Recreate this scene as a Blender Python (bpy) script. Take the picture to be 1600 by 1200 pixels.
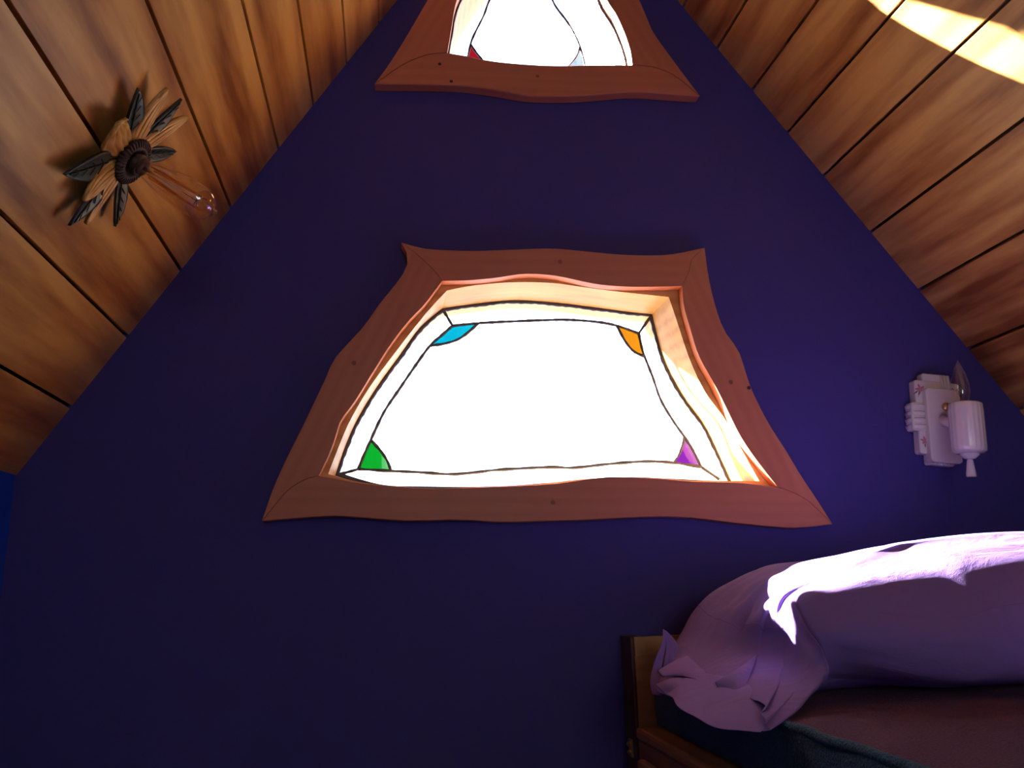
import bpy, bmesh, math, random
from mathutils import Vector, Matrix
from mathutils.geometry import tessellate_polygon
random.seed(7)
S = bpy.context.scene
for o in list(bpy.data.objects): bpy.data.objects.remove(o)
C = S.collection

# ------------------------------------------------------------------ camera
EYE = 0.85                      # eye height above the floor; world z = eye-relative z + EYE
FPX, PITCH, YAW, ROLL, CX, DIST = 1258.14, 0.2444, 0.1579, -0.0318, -0.4137, 1.55
F = Vector((math.sin(YAW)*math.cos(PITCH), math.cos(YAW)*math.cos(PITCH), math.sin(PITCH)))
R0 = Vector((math.cos(YAW), -math.sin(YAW), 0)); U0 = R0.cross(F)
RT = math.cos(ROLL)*R0 + math.sin(ROLL)*U0; UP = -math.sin(ROLL)*R0 + math.cos(ROLL)*U0
CAM = Vector((CX, -DIST, EYE))
cd = bpy.data.cameras.new('camera'); cam = bpy.data.objects.new('camera', cd); C.objects.link(cam)
cam.matrix_world = Matrix(((RT.x, UP.x, -F.x, CAM.x), (RT.y, UP.y, -F.y, CAM.y), (RT.z, UP.z, -F.z, CAM.z), (0, 0, 0, 1)))
cd.sensor_width = 36; cd.lens = FPX/1600*36; cd.clip_start = 0.01
S.camera = cam
S.view_settings.view_transform = 'Standard'; S.view_settings.look = 'None'
S.view_settings.gamma = 1; S.view_settings.use_curve_mapping = False
S.view_settings.exposure = 0.0

# ------------------------------------------------------------------ sky and sun
SUN_DIR = Vector((1.085, -1.0, -0.70))
sl = bpy.data.lights.new('sun', 'SUN'); sl.energy = 120; sl.angle = math.radians(0.53); sl.color = (1, .95, .86)
so = bpy.data.objects.new('sun', sl); C.objects.link(so); so.location = (-4, 4, 4)
so.rotation_euler = SUN_DIR.to_track_quat('-Z', 'Y').to_euler()
W = bpy.data.worlds.new('sky'); S.world = W; W.use_nodes = True
wn = W.node_tree.nodes; wl = W.node_tree.links; wn.clear()
wo = wn.new('ShaderNodeOutputWorld'); wb = wn.new('ShaderNodeBackground'); wb.inputs[1].default_value = 4.6
tc = wn.new('ShaderNodeTexCoord'); no = wn.new('ShaderNodeTexNoise'); no.inputs['Scale'].default_value = 3.5; no.inputs['Detail'].default_value = 6
cr = wn.new('ShaderNodeValToRGB'); cr.color_ramp.elements[0].position = .38; cr.color_ramp.elements[1].position = .6
cr.color_ramp.elements[0].color = (.50, .68, 1, 1); cr.color_ramp.elements[1].color = (.84, .92, 1, 1)
wl.new(tc.outputs['Generated'], no.inputs['Vector']); wl.new(no.outputs['Fac'], cr.inputs[0]); wl.new(cr.outputs[0], wb.inputs[0]); wl.new(wb.outputs[0], wo.inputs[0])

# ------------------------------------------------------------------ helpers
H, WS, SH = 1.7935, .6723, -.0376         # ridge height above the eye, slope, lean
def at(px, py, y=0.0):                     # a point of the photo on the plane y = const
    d = F + RT*((px-800)/FPX) - UP*((py-600)/FPX)
    return CAM + d*((y-CAM.y)/d.y)
def zz(z): return z + EYE
def xl(z): return -(H-z)*WS + SH*z         # z relative to the eye
def xr(z): return (H-z)*WS + SH*z
def spl(pts, n=6, closed=False):           # Catmull-Rom through points
    P = [Vector(p) for p in pts]; m = len(P); out = []
    segs = m if closed else m-1
    for i in range(segs):
        if closed: a, b, c, d = P[i-1], P[i], P[(i+1) % m], P[(i+2) % m]
        else: a, b, c, d = P[max(i-1, 0)], P[i], P[i+1], P[min(i+2, m-1)]
        for k in range(n):
            t = k/n; out.append(.5*((2*b)+(c-a)*t+(2*a-5*b+4*c-d)*t*t+(3*b-a-3*c+d)*t**3))
    if not closed: out.append(P[-1].copy())
    return out
def resamp(P, n):                          # n+1 points evenly along a polyline
    L = [0]
    for a, b in zip(P, P[1:]): L.append(L[-1]+(b-a).length)
    out = []; j = 0
    for i in range(n+1):
        s = L[-1]*i/n
        while j < len(P)-2 and L[j+1] < s: j += 1
        out.append(P[j].lerp(P[j+1], min(1, (s-L[j])/max(1e-9, L[j+1]-L[j]))))
    return out
def pp(pts, y): return [at(a, b, y) for a, b in pts]
def link(name, bm, mat, parent=None, smooth=False, bevel=0, sub=0, solid=0, loc=None, seg=2):
    bmesh.ops.recalc_face_normals(bm, faces=bm.faces) if not solid else None
    me = bpy.data.meshes.new(name); bm.to_mesh(me); bm.free()
    if mat: me.materials.append(mat)
    o = bpy.data.objects.new(name, me); C.objects.link(o)
    if smooth:
        for p in me.polygons: p.use_smooth = True
    if solid:
        m = o.modifiers.new('solid', 'SOLIDIFY'); m.thickness = solid; m.offset = 0
    if bevel:
        m = o.modifiers.new('bevel', 'BEVEL'); m.width = bevel; m.segments = seg; m.limit_method = 'ANGLE'; m.angle_limit = math.radians(40)
    if sub:
        m = o.modifiers.new('sub', 'SUBSURF'); m.levels = sub; m.render_levels = sub
    if parent: o.parent = parent
    if loc is not None: o.location = loc
    return o
def struct(o): o['kind'] = 'structure'; return o
def tag(o, label, cat, group=None):
    o['label'] = label; o['category'] = cat
    if group: o['group'] = group
    return o
def empty(name, loc=(0, 0, 0)):
    o = bpy.data.objects.new(name, None); C.objects.link(o); o.location = loc; o.empty_display_size = .05; return o
def box(bm, x0, x1, y0, y1, z0, z1):
    v = [bm.verts.new(p) for p in ((x0,y0,z0),(x1,y0,z0),(x1,y1,z0),(x0,y1,z0),(x0,y0,z1),(x1,y0,z1),(x1,y1,z1),(x0,y1,z1))]
    for f in ((0,3,2,1),(4,5,6,7),(0,1,5,4),(1,2,6,5),(2,3,7,6),(3,0,4,7)): bm.faces.new([v[i] for i in f])
def prism(bm, poly, vec):                  # closed outline (3D, planar) pushed by vec
    vec = Vector(vec); a = [bm.verts.new(p) for p in poly]; b = [bm.verts.new(p+vec) for p in poly]; n = len(poly)
    for i in range(n): bm.faces.new((a[i], a[(i+1) % n], b[(i+1) % n], b[i]))
    tr = tessellate_polygon([poly])
    for t in tr: bm.faces.new([a[i] for i in t]); bm.faces.new([b[i] for i in reversed(t)])
def prism_ngon(bm, poly, vec):
    vec = Vector(vec); a = [bm.verts.new(p) for p in poly]; b = [bm.verts.new(p+vec) for p in poly]; n = len(poly)
    for i in range(n): bm.faces.new((a[i], a[(i+1) % n], b[(i+1) % n], b[i]))
    bm.faces.new(a); bm.faces.new(list(reversed(b)))
def grid(bm, rows, closeu=False, closev=False):
    V = [[bm.verts.new(p) for p in r] for r in rows]; nr, nc = len(V), len(V[0])
    for i in range(nr if closev else nr-1):
        for j in range(nc if closeu else nc-1):
            bm.faces.new((V[i][j], V[i][(j+1) % nc], V[(i+1) % nr][(j+1) % nc], V[(i+1) % nr][j]))
    return V
def lathe(bm, prof, n=32, cap=True, M=None, flute=0, fdepth=0):    # prof: (r, z)
    rows = []
    for r, z in prof:
        row = []
        for k in range(n):
            a = 2*math.pi*k/n; rr = r
            if flute and r > 0: rr = r*(1 - fdepth*(0.5-0.5*math.cos(a*flute)))
            p = Vector((rr*math.cos(a), rr*math.sin(a), z)); row.append(M @ p if M else p)
        rows.append(row)
    V = grid(bm, rows, closeu=True)
    if cap:
        for r in (V[0], V[-1]):
            try: bm.faces.new(r)
            except Exception: pass
def tube(bm, path, rad, n=8, cap=True):
    rows = []; m = len(path); ref = None
    for i, p in enumerate(path):
        t = (path[min(i+1, m-1)]-path[max(i-1, 0)]).normalized()
        if ref is None: ref = Vector((0, 0, 1)) if abs(t.z) < .9 else Vector((0, 1, 0))
        s = t.cross(ref).normalized(); u = s.cross(t); ref = u
        r = rad[i] if isinstance(rad, (list, tuple)) else rad
        rows.append([p+s*(r*math.cos(2*math.pi*k/n))+u*(r*math.sin(2*math.pi*k/n)) for k in range(n)])
    V = grid(bm, rows, closeu=True)
    if cap: bm.faces.new(V[0]); bm.faces.new(V[-1])
def came(bm, path, w, th=.003, closed=False):   # lead strip lying in a plane y = const, slightly uneven
    rows = []; m = len(path)
    for i, p in enumerate(path):
        a = path[i-1] if (closed or i) else p; b = path[(i+1) % m] if (closed or i < m-1) else p
        t = (b-a); t.y = 0; t.normalize(); s = Vector((-t.z, 0, t.x))
        ww = w*(1+.16*math.sin(i*1.7+p.x*90)+.1*math.sin(i*.6+1))
        rows.append([p+s*(ww/2*math.cos(q))+Vector((0, th*math.sin(q), 0)) for q in [2*math.pi*k/8 for k in range(8)]])
    V = grid(bm, rows, closeu=True, closev=closed)
    if not closed: bm.faces.new(V[0]); bm.faces.new(V[-1])

# ------------------------------------------------------------------ materials
def newmat(name):
    m = bpy.data.materials.new(name); m.use_nodes = True; nt = m.node_tree
    return m, nt.nodes, nt.links, nt.nodes['Principled BSDF']
def simple(name, col, rough=.6, metal=0, bump=0, bscale=40, var=0, spec=None, coat=0):
    m, n, l, b = newmat(name)
    b.inputs['Base Color'].default_value = (*col, 1); b.inputs['Roughness'].default_value = rough; b.inputs['Metallic'].default_value = metal
    if spec is not None: b.inputs['Specular IOR Level'].default_value = spec
    if coat: b.inputs['Coat Weight'].default_value = coat; b.inputs['Coat Roughness'].default_value = .08
    t = n.new('ShaderNodeTexCoord'); x = n.new('ShaderNodeTexNoise'); x.inputs['Scale'].default_value = bscale; x.inputs['Detail'].default_value = 4
    l.new(t.outputs['Object'], x.inputs['Vector'])
    if bump:
        bp = n.new('ShaderNodeBump'); bp.inputs['Strength'].default_value = bump; bp.inputs['Distance'].default_value = .002
        l.new(x.outputs['Fac'], bp.inputs['Height']); l.new(bp.outputs[0], b.inputs['Normal'])
    if var:
        mx = n.new('ShaderNodeMix'); mx.data_type = 'RGBA'; mx.inputs[6].default_value = (*[c*(1-var) for c in col], 1); mx.inputs[7].default_value = (*[min(1, c*(1+var)) for c in col], 1)
        l.new(x.outputs['Fac'], mx.inputs[0]); l.new(mx.outputs[2], b.inputs['Base Color'])
    return m
def wood(name, cols, axis='Y', sc=1.0, rot=0.0, rough=.5, swirl=.35, spec=.35, contrast=1.0, finew=.30):
    """cols: dark, mid, light.  axis = grain direction in object space; rot turns the x-z plane first"""
    m, n, l, b = newmat(name)
    b.inputs['Roughness'].default_value = rough; b.inputs['Specular IOR Level'].default_value = spec
    t = n.new('ShaderNodeTexCoord'); mp = n.new('ShaderNodeMapping'); mp.vector_type = 'POINT'; mp.inputs['Rotation'].default_value = (0, rot, 0)
    l.new(t.outputs['Object'], mp.inputs['Vector'])
    at_ = n.new('ShaderNodeAttribute'); at_.attribute_name = 'board'
    off = n.new('ShaderNodeVectorMath'); off.operation = 'ADD'
    sv = n.new('ShaderNodeVectorMath'); sv.operation = 'SCALE'; sv.inputs[0].default_value = (7.3, 3.1, 5.7); l.new(at_.outputs['Fac'], sv.inputs['Scale'])
    l.new(mp.outputs[0], off.inputs[0]); l.new(sv.outputs[0], off.inputs[1])
    m2 = n.new('ShaderNodeMapping')
    s = {'X': (1, 9, 9), 'Y': (9, 1, 9), 'Z': (9, 9, 1)}[axis]; m2.inputs['Scale'].default_value = [v*sc for v in s]
    l.new(off.outputs[0], m2.inputs['Vector'])
    big = n.new('ShaderNodeTexNoise'); big.inputs['Scale'].default_value = .8; big.inputs['Detail'].default_value = 3; big.inputs['Distortion'].default_value = swirl*2
    l.new(m2.outputs[0], big.inputs['Vector'])
    wv = n.new('ShaderNodeTexWave'); wv.wave_type = 'BANDS'; wv.bands_direction = {'X': 'Z', 'Y': 'X', 'Z': 'X'}[axis]
    wv.inputs['Scale'].default_value = 1.0; wv.inputs['Distortion'].default_value = 9*swirl+2; wv.inputs['Detail'].default_value = 3; wv.inputs['Detail Scale'].default_value = .7
    l.new(m2.outputs[0], wv.inputs['Vector'])
    fine = n.new('ShaderNodeTexNoise'); fine.inputs['Scale'].default_value = 7; fine.inputs['Detail'].default_value = 5; l.new(m2.outputs[0], fine.inputs['Vector'])
    a1 = n.new('ShaderNodeMath'); a1.operation = 'MULTIPLY'; a1.inputs[1].default_value = .62*contrast; l.new(big.outputs['Fac'], a1.inputs[0])
    a2 = n.new('ShaderNodeMath'); a2.operation = 'MULTIPLY_ADD'; a2.inputs[1].default_value = .16*contrast; l.new(wv.outputs['Fac'], a2.inputs[0]); l.new(a1.outputs[0], a2.inputs[2])
    a3 = n.new('ShaderNodeMath'); a3.operation = 'MULTIPLY_ADD'; a3.inputs[1].default_value = finew*contrast; l.new(fine.outputs['Fac'], a3.inputs[0]); l.new(a2.outputs[0], a3.inputs[2])
    wh = n.new('ShaderNodeTexWhiteNoise'); wh.noise_dimensions = '1D'; l.new(at_.outputs['Fac'], wh.inputs['W'])
    a4 = n.new('ShaderNodeMath'); a4.operation = 'MULTIPLY_ADD'; a4.inputs[1].default_value = .16; l.new(wh.outputs['Value'], a4.inputs[0]); l.new(a3.outputs[0], a4.inputs[2])
    r = n.new('ShaderNodeValToRGB'); e = r.color_ramp.elements; mid = (.39+finew/2)*contrast+.08
    e[0].position = mid-.17; e[0].color = (*cols[0], 1); e[1].position = mid+.15; e[1].color = (*cols[2], 1)
    x = e.new(mid-.03); x.color = (*cols[1], 1)
    l.new(a4.outputs[0], r.inputs[0]); l.new(r.outputs[0], b.inputs['Base Color'])
    bp = n.new('ShaderNodeBump'); bp.inputs['Strength'].default_value = .12; bp.inputs['Distance'].default_value = .001
    l.new(fine.outputs['Fac'], bp.inputs['Height']); l.new(bp.outputs[0], b.inputs['Normal'])
    return m
def glass(name, tint, gloss=.9, rough=.02, wavy=0, ior=1.5):
    m, n, l, b = newmat(name); n.remove(b); out = n['Material Output']
    tr = n.new('ShaderNodeBsdfTransparent'); tr.inputs[0].default_value = (*tint, 1)
    gl = n.new('ShaderNodeBsdfGlossy'); gl.inputs['Roughness'].default_value = rough; gl.inputs[0].default_value = (gloss, gloss, gloss, 1)
    fr = n.new('ShaderNodeFresnel'); ge = n.new('ShaderNodeNewGeometry'); mr = n.new('ShaderNodeMapRange'); mr.inputs['To Min'].default_value = ior; mr.inputs['To Max'].default_value = 1/ior
    l.new(ge.outputs['Backfacing'], mr.inputs['Value']); l.new(mr.outputs[0], fr.inputs[0]); mx = n.new('ShaderNodeMixShader')
    l.new(fr.outputs[0], mx.inputs[0]); l.new(tr.outputs[0], mx.inputs[1]); l.new(gl.outputs[0], mx.inputs[2]); l.new(mx.outputs[0], out.inputs[0])
    if wavy:
        t = n.new('ShaderNodeTexCoord'); x = n.new('ShaderNodeTexNoise'); x.inputs['Scale'].default_value = 60; bp = n.new('ShaderNodeBump'); bp.inputs['Strength'].default_value = wavy; bp.inputs['Distance'].default_value = .002
        l.new(t.outputs['Object'], x.inputs['Vector']); l.new(x.outputs['Fac'], bp.inputs['Height']); l.new(bp.outputs[0], gl.inputs['Normal'])
    return m
def cloth(name, col, trans=.25, bump=.4, sc=900, fuzz=0, wr=0):
    m, n, l, b = newmat(name); out = n['Material Output']
    b.inputs['Base Color'].default_value = (*col, 1); b.inputs['Roughness'].default_value = .9; b.inputs['Specular IOR Level'].default_value = .15
    b.inputs['Sheen Weight'].default_value = fuzz; b.inputs['Sheen Roughness'].default_value = .5
    t = n.new('ShaderNodeTexCoord'); x = n.new('ShaderNodeTexNoise'); x.inputs['Scale'].default_value = sc; x.inputs['Detail'].default_value = 3
    l.new(t.outputs['Object'], x.inputs['Vector'])
    bp = n.new('ShaderNodeBump'); bp.inputs['Strength'].default_value = bump; bp.inputs['Distance'].default_value = .0012 if not fuzz else .006
    l.new(x.outputs['Fac'], bp.inputs['Height']); last = bp
    if wr:
        mp = n.new('ShaderNodeMapping'); mp.inputs['Scale'].default_value = (8, 20, 5); mp.inputs['Rotation'].default_value = (.3, .5, .4); l.new(t.outputs['Object'], mp.inputs['Vector'])
        y = n.new('ShaderNodeTexNoise'); y.inputs['Scale'].default_value = 1; y.inputs['Detail'].default_value = 5; y.inputs['Distortion'].default_value = .8; l.new(mp.outputs[0], y.inputs['Vector'])
        b2 = n.new('ShaderNodeBump'); b2.inputs['Strength'].default_value = wr; b2.inputs['Distance'].default_value = .012
        l.new(y.outputs['Fac'], b2.inputs['Height']); l.new(bp.outputs[0], b2.inputs['Normal']); last = b2
    l.new(last.outputs[0], b.inputs['Normal'])
    if fuzz:
        mx2 = n.new('ShaderNodeMix'); mx2.data_type = 'RGBA'; mx2.inputs[6].default_value = (*[c*.35 for c in col], 1); mx2.inputs[7].default_value = (*[c*1.7 for c in col], 1)
        l.new(x.outputs['Fac'], mx2.inputs[0]); l.new(mx2.outputs[2], b.inputs['Base Color'])
    if trans:
        tl = n.new('ShaderNodeBsdfTranslucent'); tl.inputs[0].default_value = (*col, 1); mx = n.new('ShaderNodeMixShader'); mx.inputs[0].default_value = trans
        l.new(b.outputs[0], mx.inputs[1]); l.new(tl.outputs[0], mx.inputs[2]); l.new(mx.outputs[0], out.inputs[0]); l.new(last.outputs[0], tl.inputs['Normal'])
    return m
M = {}
M['purple'] = simple('purple_paint', (.060, .047, .240), .75, bump=.25, bscale=260, var=.06, spec=.25)
M['blue'] = simple('blue_paint', (.012, .085, .62), .7, bump=.2, bscale=200, spec=.25)
M['ceil'] = wood('ceiling_pine', ((.24, .080, .020), (.47, .225, .060), (.68, .405, .120)), 'Y', sc=.75, swirl=.6, rough=.45, contrast=.95, finew=.46)
M['gap'] = simple('groove_dark', (.07, .03, .014), .9)
def cedar(r): return wood('cedar_board', ((.46, .15, .085), (.53, .18, .10), (.59, .22, .12)), 'X', sc=1.4, rot=r, swirl=.12, rough=.45, contrast=.6)
M['jamb'] = wood('jamb_pine', ((.42, .20, .05), (.58, .32, .09), (.68, .42, .14)), 'X', sc=1.2, swirl=.15, rough=.45, contrast=.8)
M['plug'] = simple('cedar_plug', (.26, .085, .05), .5)
M['knot'] = simple('wood_knot', (.05, .018, .010), .6)
M['lead'] = simple('lead_came', (.045, .045, .09), .45, metal=.3, bump=.3, bscale=120)
M['rake'] = simple('lilac_paint', (.42, .40, .78), .6, bump=.1)
M['bark'] = wood('blocker_wood', ((.2, .12, .07), (.3, .19, .11), (.4, .27, .17)), 'X', sc=1)
M['pane'] = glass('clear_glass', (.97, .98, .98))
M['pane_ripple'] = glass('rippled_glass', (.93, .96, .98), wavy=.6)
M['cyan'] = glass('cyan_glass', (.02, .38, .43)); M['amber'] = glass('amber_glass', (.56, .305, .045))
M['green'] = glass('green_glass', (.02, .366, .08)); M['violet'] = glass('violet_glass', (.31, .085, .36)); M['red'] = glass('red_glass', (.42, .05, .07)); M['aqua'] = glass('pale_blue_glass', (.40, .47, .46))
M['bulb'] = glass('bulb_glass', (.97, .93, .90), ior=2.0, gloss=1.0); M['bulb_amber'] = glass('amber_bulb_glass', (.97, .90, .84), ior=2.4, gloss=1.0)
M['brass'] = simple('brass', (.6, .42, .18), .3, metal=1)
M['steel'] = simple('steel', (.6, .6, .62), .25, metal=1)
M['filament'] = simple('orange_filament', (.85, .22, .03), .5)
M['porcelain'] = simple('white_porcelain', (.72, .68, .66), .18, spec=.5, coat=.6)
M['decal_pink'] = simple('pink_glaze', (.50, .18, .22), .3); M['decal_green'] = simple('green_glaze', (.10, .14, .10), .3); M['decal_gold'] = simple('gold_glaze', (.45, .25, .08), .3)
M['petal'] = wood('golden_petal_wood', ((.42, .18, .03), (.62, .33, .065), (.80, .52, .17)), 'X', sc=4, swirl=.1, rough=.4, spec=.5)
M['leaf'] = simple('dark_green_stain', (.022, .032, .028), .38, bump=.3, bscale=90, var=.25, spec=.6)
M['vein'] = simple('leaf_vein', (.006, .008, .007), .6)
M['disc'] = simple('dark_brown_carved_wood', (.050, .022, .018), .40, bump=.4, bscale=150, spec=.5)
M['disc2'] = simple('brown_carved_wood', (.09, .045, .038), .45)
M['case'] = cloth('lavender_cotton', (.34, .215, .60), trans=.22, bump=.35, sc=700, wr=.42)
M['blanket'] = cloth('mauve_fleece', (.15, .055, .115), trans=0, bump=1.0, sc=330, fuzz=.08)
M['blanket_side'] = cloth('teal_fleece', (.05, .12, .20), trans=0, bump=1.0, sc=330, fuzz=.1)
M['bed'] = wood('bed_pine', ((.20, .09, .035), (.30, .145, .06), (.40, .21, .09)), 'Y', sc=1.0, rough=.45)
M['headb'] = wood('headboard_wood', ((.30, .15, .06), (.38, .20, .085), (.46, .25, .11)), 'X', sc=1.0, rough=.5)
M['darkwood'] = wood('dark_stained_wood', ((.07, .035, .025), (.10, .05, .035), (.14, .075, .05)), 'Z', sc=1.0, rough=.5)
M['floor'] = wood('floor_planks', ((.22, .11, .05), (.34, .18, .09), (.46, .27, .14)), 'Y', sc=.8)
M['plaster'] = simple('cream_plaster', (.62, .55, .45), .8, bump=.2)

# ------------------------------------------------------------------ ceilings (tongue and groove boards along the room)
RB = -3.7                                   # rear end of the room
PW, PN, Z0 = .1373, .1062, .342
zs = [Z0-PW*.93, Z0] + [Z0+PW*i for i in range(1, 5)] + [Z0+4*PW+PN*i for i in range(1, 9)]
zs = [z for z in zs if z < H-.03] + [H]
def ceiling(side, name):
    bm = bmesh.new(); lay = bm.verts.layers.float.new('board')
    X = xl if side < 0 else xr
    for i in range(len(zs)-1):
        z0, z1 = zs[i], zs[i+1]; a = Vector((X(z0), 0, zz(z0))); b = Vector((X(z1), 0, zz(z1)))
        t = (b-a).normalized(); nrm = Vector((-t.z, 0, t.x)) if side > 0 else Vector((t.z, 0, -t.x))
        if nrm.z > 0: nrm = -nrm
        g = .0029; c = .0012
        sec = [a+t*g-nrm*.02, a+t*g-nrm*c, a+t*(g+c*.55), b-t*(g+c*.55), b-t*g-nrm*c, b-t*g-nrm*.02]
        f = [bm.verts.new(p) for p in sec]; k = [bm.verts.new(p+Vector((0, RB, 0))) for p in sec]
        for v in f+k: v[lay] = (i*1.37+ (0 if side < 0 else 20.7))
        n = len(sec)
        for j in range(n): bm.faces.new((f[j], f[(j+1) % n], k[(j+1) % n], k[j]))
        bm.faces.new(f); bm.faces.new(list(reversed(k)))
    o = struct(link(name, bm, M['ceil']))
    # roof deck behind the boards, reaching out over the gable; left edge shaped to trim the sun band
    bm = bmesh.new()
    ztop = H; zb = -.25
    if side < 0: edge = [(.33, zb), (.345, .6), (.35, 1.3), (.31, 1.37), (.2935, 1.42), (.2845, 1.46), (.275, 1.495), (.262, 1.53), (.24, 1.6), (.22, H)]
    else: edge = [(.33, zb), (.34, .6), (.33, 1.2), (.25, H)]
    a = Vector((X(0), 0, 0)); b = Vector((X(1), 0, 1)); t = (b-a).normalized(); nrm = Vector((t.z, 0, -t.x)) if side < 0 else Vector((-t.z, 0, t.x))
    if nrm.z > 0: nrm = -nrm
    poly = []
    for (y, z) in [(RB-.2, zb)] + edge + [(RB-.2, ztop)]:
        poly.append(Vector((X(z), y, zz(z))) - nrm*(.0205))
    prism(bm, poly, -nrm*.06); o2 = link('roof_deck', bm, M['rake'], o)
    bm2 = bmesh.new(); zb = zs[0]
    pl = [Vector((X(z), y, zz(z)))-nrm*.019 for y, z in ((0, zb), (0, H), (RB, H), (RB, zb))]
    prism(bm2, pl, -nrm*.0012); link('groove_backing', bm2, M['gap'], o)
    return o
ceiling(-1, 'ceiling'); ceiling(1, 'ceiling')

# ------------------------------------------------------------------ knee walls, floor, rear gable
zk = zs[0]; WT = .165
for side, nm in ((-1, 'wall_left'), (1, 'wall_right')):
    bm = bmesh.new(); x = (xl if side < 0 else xr)(zk)
    box(bm, min(x, x+side*.08), max(x, x+side*.08), RB, WT, 0, zz(zk)+.012); struct(link(nm, bm, M['blue']))
bm = bmesh.new(); lay = bm.verts.layers.float.new('board')
for i in range(18):
    n0 = len(bm.verts); box(bm, -1.17+i*.13, -1.17+i*.13+.128, RB, WT, -.03, 0)
    bm.verts.ensure_lookup_table()
    for v in list(bm.verts)[n0:]: v[lay] = i*2.1
struct(link('floor', bm, M['floor']))
# rear gable wall with its window opening
def slab(name, outer, holes, y0, y1, mat):
    bm = bmesh.new(); loops = [outer]+holes; flat = [p for l in loops for p in l]
    tr = tessellate_polygon(loops)
    A = [bm.verts.new((p.x, y0, p.z)) for p in flat]; B = [bm.verts.new((p.x, y1, p.z)) for p in flat]
    for t in tr: bm.faces.new([A[i] for i in t]); bm.faces.new([B[i] for i in reversed(t)])
    k = 0
    for l in loops:
        n = len(l)
        for i in range(n): bm.faces.new((A[k+i], A[k+(i+1) % n], B[k+(i+1) % n], B[k+i]))
        k += n
    return link(name, bm, mat)
def V3(x, z): return Vector((x, 0, z))
gable = [V3(xl(zk)-.03, 0), V3(xr(zk)+.03, 0), V3(xr(zk)+.03, zz(zk)), V3(xr(H)+.002, zz(H)+.01), V3(xl(zk)-.03, zz(zk))]
BW = (-.45, .45, 1.0, 1.75)
struct(slab('wall_back', gable, [[V3(BW[0], BW[2]), V3(BW[1], BW[2]), V3(BW[1], BW[3]), V3(BW[0], BW[3])]], RB-.1, RB, M['plaster']))
bm = bmesh.new()
for a in ((BW[0]-.06, BW[1]+.06, BW[2]-.06, BW[2]), (BW[0]-.06, BW[1]+.06, BW[3], BW[3]+.06), (BW[0]-.06, BW[0], BW[2], BW[3]), (BW[1], BW[1]+.06, BW[2], BW[3]), (-.02, .02, BW[2], BW[3])):
    box(bm, a[0], a[1], RB-.06, RB+.02, a[2], a[3])
w3 = struct(link('window_3', bm, M['jamb'], bevel=.003))
bm = bmesh.new(); box(bm, BW[0], BW[1], RB-.055, RB-.05, BW[2], BW[3]); link('window_pane', bm, M['pane'], w3)
al = bpy.data.lights.new('rear_window_fill', 'AREA'); al.shape = 'RECTANGLE'; al.size = .85; al.size_y = .72; al.energy = 2.2; al.color = (1, .93, .84)  # warm area fill added inside the unseen rear window to brighten the room
ao = bpy.data.objects.new('rear_window_fill', al); C.objects.link(ao); ao.location = (0, RB+.03, 1.375); ao.rotation_euler = (math.radians(90), 0, 0)
ao.rotation_euler = Vector((0, 1, 0)).to_track_quat('-Z', 'Z').to_euler()

# ------------------------------------------------------------------ windows in the gable
# every outline is four sides, each run left/top -> right/bottom in the order TL, TR, BR, BL
O1 = dict(
 top=[(627,379),(656,387),(680,390),(740,392),(800,390),(860,388),(900,391),(960,397),(1012,399),(1052,397),(1101,387)],
 right=[(1101,387),(1105,420),(1112,456),(1122,492),(1134,520),(1154,548),(1166,584),(1176,612),(1200,660),(1228,704),(1252,744),(1276,780),(1301,819)],
 bottom=[(1301,819),(1260,824),(1220,824),(1140,816),(1084,809),(1020,807),(960,810),(900,813),(860,814),(780,816),(720,812),(640,814),(580,810),(520,806),(460,810),(409,814)],
 left=[(409,814),(428,760),(448,716),(472,668),(494,622),(510,588),(520,564),(540,540),(568,510),(592,476),(618,444),(634,420),(637,400),(627,379)])
I1 = dict(
 top=[(691,439),(732,438),(776,434),(808,429),(832,428),(860,430),(884,434),(932,444),(980,448),(1028,448),(1066,447)],
 right=[(1066,447),(1068,476),(1078,512),(1092,556),(1116,600),(1136,640),(1156,680),(1180,716),(1215,761)],
 bottom=[(1215,761),(1160,754),(1084,752),(1020,747),(952,745),(920,748),(860,756),(760,761),(672,763),(620,760),(560,754),(498,743)],
 left=[(498,743),(512,715),(524,684),(532,658),(554,628),(584,580),(612,536),(640,500),(664,475),(691,439)])
J1 = dict(
 top=[(698,455),(740,447),(800,442),(860,443),(900,448),(960,456),(1044,465)],
 right=[(1044,465),(1056,500),(1076,560),(1100,612),(1132,656),(1156,700),(1185,752)],
 bottom=[(1185,752),(1084,751),(1020,747),(920,748),(840,757),(760,761),(672,763),(620,760),(560,753),(513,741)],
 left=[(513,741),(532,692),(548,656),(576,608),(608,564),(648,512),(672,483),(698,455)])
G1 = dict(
 top=[(691,482),(740,475),(800,469),(860,472),(920,479),(980,487),(1019,491)],
 right=[(1019,491),(1026,520),(1040,568),(1068,620),(1100,664),(1120,704),(1144,757)],
 bottom=[(1144,757),(1100,755),(1020,751),(950,753),(860,761),(740,766),(620,764),(560,754),(524,743)],
 left=[(524,743),(540,696),(560,652),(592,600),(624,556),(656,512),(691,482)])
O2 = dict(
 top=[(790,-182),(815,-186),(850,-182),(884,-184)],
 right=[(884,-184),(930,-118),(968,-60),(999,0),(1011,28),(1022,52),(1060,105),(1094,150)],
 bottom=[(1094,150),(1060,148),(1020,145),(980,144),(920,149),(870,151),(820,149),(770,140),(720,134),(660,132),(585,131)],
 left=[(585,131),(608,100),(636,55),(668,0),(700,-52),(746,-118),(790,-182)])
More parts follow.
